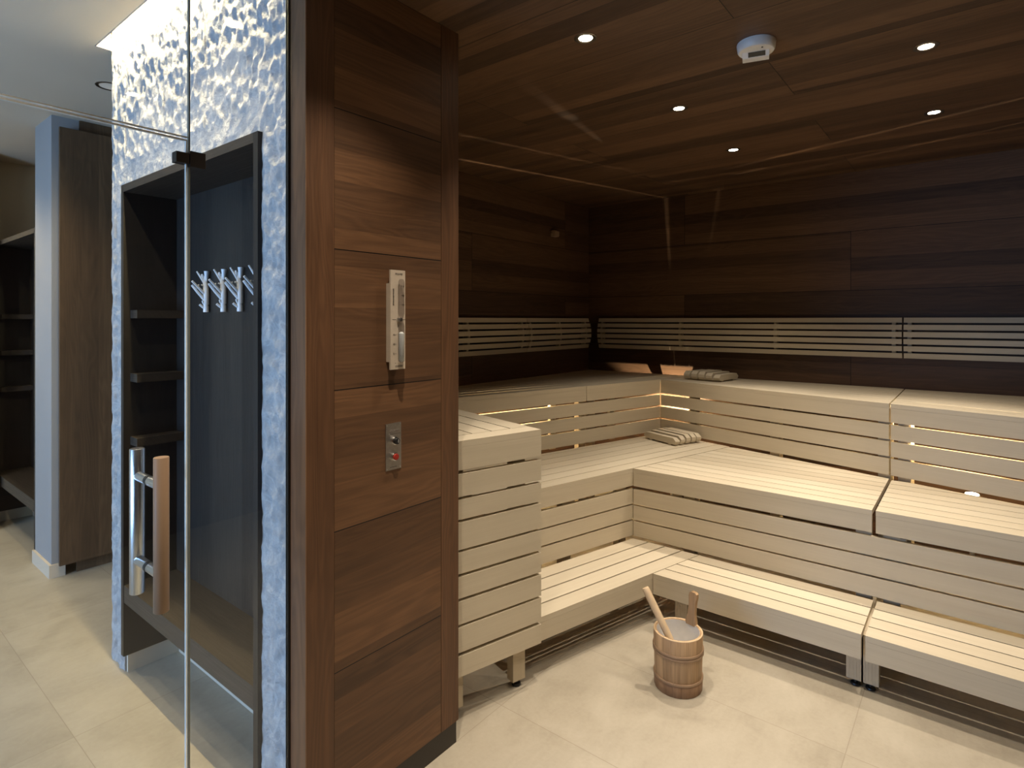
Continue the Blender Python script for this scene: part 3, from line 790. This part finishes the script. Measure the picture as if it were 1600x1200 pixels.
for x, y in ((-4.15, .30), (-5.40, .40), (-5.4, -.6), (-5.5, 2.3)):  # extra downlights; the last is added to brighten the dark end wall
    downlight(x, y, OUTC, 'passage ceiling downlight added to warm the passage, out of the photo', M['lens_out'], 42, 130, .6, (1, .82, .56), 'passage downlights', r=.045)
# uplights under the top tier
def uplight(x, y, label, e):
    t = thing('bench_uplight', label, 'bench light', (x, y, 0), 0, 'uplights under the top tier')
    bm = bmesh.new(); lathe(bm, [(0, 0), (.045, 0), (.045, .006), (.012, .010), (.012, .63), (.03, .645), (.036, .66), (.036, .682), (.030, .684), (0, .684)], 28)
    finish('stand', bm, M['steel'], t, smooth=True)
    bm = bmesh.new(); lathe(bm, [(0, .6842), (.031, .6842), (.031, .688), (.024, .691), (0, .6915)], 28); finish('lens', bm, M['puck'], t, smooth=True)
    l = bpy.data.lights.new('uplight_lamp', 'SPOT'); l.energy = e; l.spot_size = R(112); l.spot_blend = .3; l.color = (1, .82, .55); l.shadow_soft_size = .006
    o = bpy.data.objects.new('uplight_lamp', l); C.objects.link(o); o.parent = t; o.location = (0, 0, .698); o.rotation_euler = (PI, 0, 0)
uplight(-.012, 4.100, 'glowing round lamp at the foot of the right hand top tier', 150)
uplight(-2.10, 4.90, 'lamp glowing through the skirt gaps at the inner corner', 150)
uplight(-2.62, 3.12, 'lamp glowing through the skirt gaps on the left wall side', 170)
# light cove above the stone wall
bm = bmesh.new(); box(bm, SX0+.009, SX1-.02, SY-.070, SY-.030, OUTC+.125, OUTC+.148)
tag(finish('cove_light_strip', bm, M['led']), 'warm glowing light strip in the cove above the stone wall', 'light strip')
def area_light(name, loc, rot, sx, sy, e, col):
    l = bpy.data.lights.new(name, 'AREA'); l.shape = 'RECTANGLE'; l.size = sx; l.size_y = sy; l.energy = e; l.color = col
    o = bpy.data.objects.new(name, l); C.objects.link(o); o.location = loc; o.rotation_euler = rot; return o
area_light('cove_lamp', ((SX0+SX1)/2, SY-.058, OUTC+.112), (R(8), 0, 0), SX1-SX0-.06, .02, 62, (1, .78, .43))
area_light('window_daylight', ((WX0+WX1)/2, WY+.02, (WZ0+WZ1)/2), (R(90), 0, 0), WX1-WX0, WZ1-WZ0, 225, (.33, .57, 1.0))

# ------------------------------------------------------------------ passage furniture
def niche(label, x0, x1, yw):
    t = thing('coat_niche', label, 'cloakroom niche', (x0, yw, 0), 0, None); W = x1-x0
    for xa in (0, W-.03):
        bm = bmesh.new(); box(bm, xa, xa+.03, -.02, .232, .083, NZ1); finish('side_panel', bm, M['oak'], t, bevel=.001)
    bm = bmesh.new(); box(bm, .03, W-.03, -.02, .232, NZ1-.034, NZ1); finish('top_panel', bm, M['oak_x'], t, bevel=.001)
    bm = bmesh.new(); box(bm, .03, W-.03, .21, .232, .083, NZ1-.034); finish('back_panel', bm, M['oak'], t)
    bm = bmesh.new(); box(bm, .031, W-.031, -.018, .2095, .335, .415); finish('seat', bm, M['oak_x'], t, bevel=.002)
    for z in (1.696, 1.400, 1.104):
        bm = bmesh.new(); box(bm, .031, .115, .008, .2095, z-.038, z); finish('shelf', bm, M['oak_x'], t, bevel=.002)
    bm = bmesh.new(); box(bm, .012, W-.012, .222, .24, 0, .083); box(bm, .012, .026, .0, .222, 0, .083); box(bm, W-.026, W-.012, .0, .222, 0, .083)
    finish('skirting', bm, M['plaster'], t)
    return t
niche('dark oak coat niche with a seat, set in the white stone wall', NX0, NX1, SY)
niche('second dark oak coat niche at the far left edge beyond the white wall end', NX0-3.135, NX1-3.135, SY+.08)
def hook_mesh():
    bm = bmesh.new()
    tube(bm, [(0, -.013, .034), (0, -.013, .070), (.001, -.014, .110), (-.003, -.016, .145), (-.004, -.016, .166)], [.0125, .0130, .0120, .0095, .0070], 12)
    tube(bm, [(.006, -.013, .140), (.007, -.013, .186)], [.0050, .0120], 12)
    tube(bm, [(0, -.013, 0), (0, -.013, .025), (.002, -.018, .044)], [.0120, .0115, .0080], 12)
    for pts, r0, r1 in (
        ([(0, -.016, .052), (-.004, -.046, .088), (-.006, -.072, .121)], .0075, .0052),
        ([(0, -.016, .078), (.004, -.046, .108), (.006, -.076, .138)], .0070, .0048),
        ([(-.002, -.018, .130), (-.006, -.034, .158), (-.008, -.050, .184)], .0056, .0034),
        ([(-.004, -.026, .150), (-.002, -.030, .172)], .0045, .0042),
        ([(0, -.014, .014), (-.002, -.028, .024), (-.004, -.040, .034)], .0062, .0048),
        ([(0, -.016, .026), (.002, -.026, .042), (.003, -.030, .052)], .0050, .0042),
        ([(.004, -.050, .112), (.002, -.046, .124)], .0034, .0030), ([(-.005, -.054, .097), (-.007, -.052, .108)], .0034, .0030),
        ([(0, -.018, .118), (-.002, -.034, .124)], .0042, .0034)):
        n = len(pts); tube(bm, pts, [r0+(r1-r0)*i/(n-1) for i in range(n)], 8)
    return bm
xs = (-2.739, -2.572, -2.423, -2.268)
labs = ('white branch shaped coat hook nearest the glass joint', 'white branch shaped coat hook in the middle of the three', 'white branch shaped coat hook third from the glass joint',
        'white branch shaped coat hook half hidden by the right side of the niche')
h0 = finish('coat_hook', hook_mesh(), M['hookwhite'], smooth=True); tag(h0, labs[0], 'coat hook', 'branch coat hooks in the niche'); h0.location = (xs[0], SY+.2085, 1.686)
for x, l in zip(xs[1:], labs[1:]):
    h = h0.copy(); C.objects.link(h); h.location = (x, SY+.2085, 1.686); h['label'] = l
h = h0.copy(); C.objects.link(h); h.location = (xs[3]-3.18, SY+.2885, 1.686); h['label'] = 'white coat hook in the far left niche, only its tips showing'; h['group'] = 'branch coat hooks in the far niche'
cb = thing('tall_cupboard', 'tall brown oak cupboard standing beyond the glass door', 'cupboard', (-4.56, 1.09, 0))
bm = bmesh.new(); box(bm, -.022, 0, 0, 2.25, .078, 2.885); finish('door_panel', bm, M['cab'], cb, bevel=.002)
bm = bmesh.new(); box(bm, -.052, -.0225, .02, 2.25, .078, 2.80); finish('carcass', bm, M['cab'], cb)
bm = bmesh.new(); box(bm, -.052, -.040, .10, 2.25, 0, .078); finish('plinth', bm, M['cab'], cb)
bm = bmesh.new(); box(bm, -.052, -.04, .115, 2.25, 2.80, OUTC-.002); finish('filler_panel', bm, M['cab'], cb)

# ------------------------------------------------------------------ world, camera, view
w = bpy.data.worlds.new('World'); scene.world = w; w.use_nodes = True
bg = w.node_tree.nodes['Background']; bg.inputs[0].default_value = (.55, .7, 1, 1); bg.inputs[1].default_value = .02
cam = bpy.data.cameras.new('Camera'); cam.sensor_width = 36; cam.lens = 906/1600*36; cam.shift_y = -.0625; cam.clip_start = .01
co = bpy.data.objects.new('Camera', cam); C.objects.link(co); co.location = (0, 0, 1.65); co.rotation_euler = (R(90), 0, R(38.6))
scene.camera = co
vs = scene.view_settings; vs.view_transform = 'Standard'; vs.look = 'None'; vs.gamma = 1; vs.use_curve_mapping = False; vs.exposure = 0.0
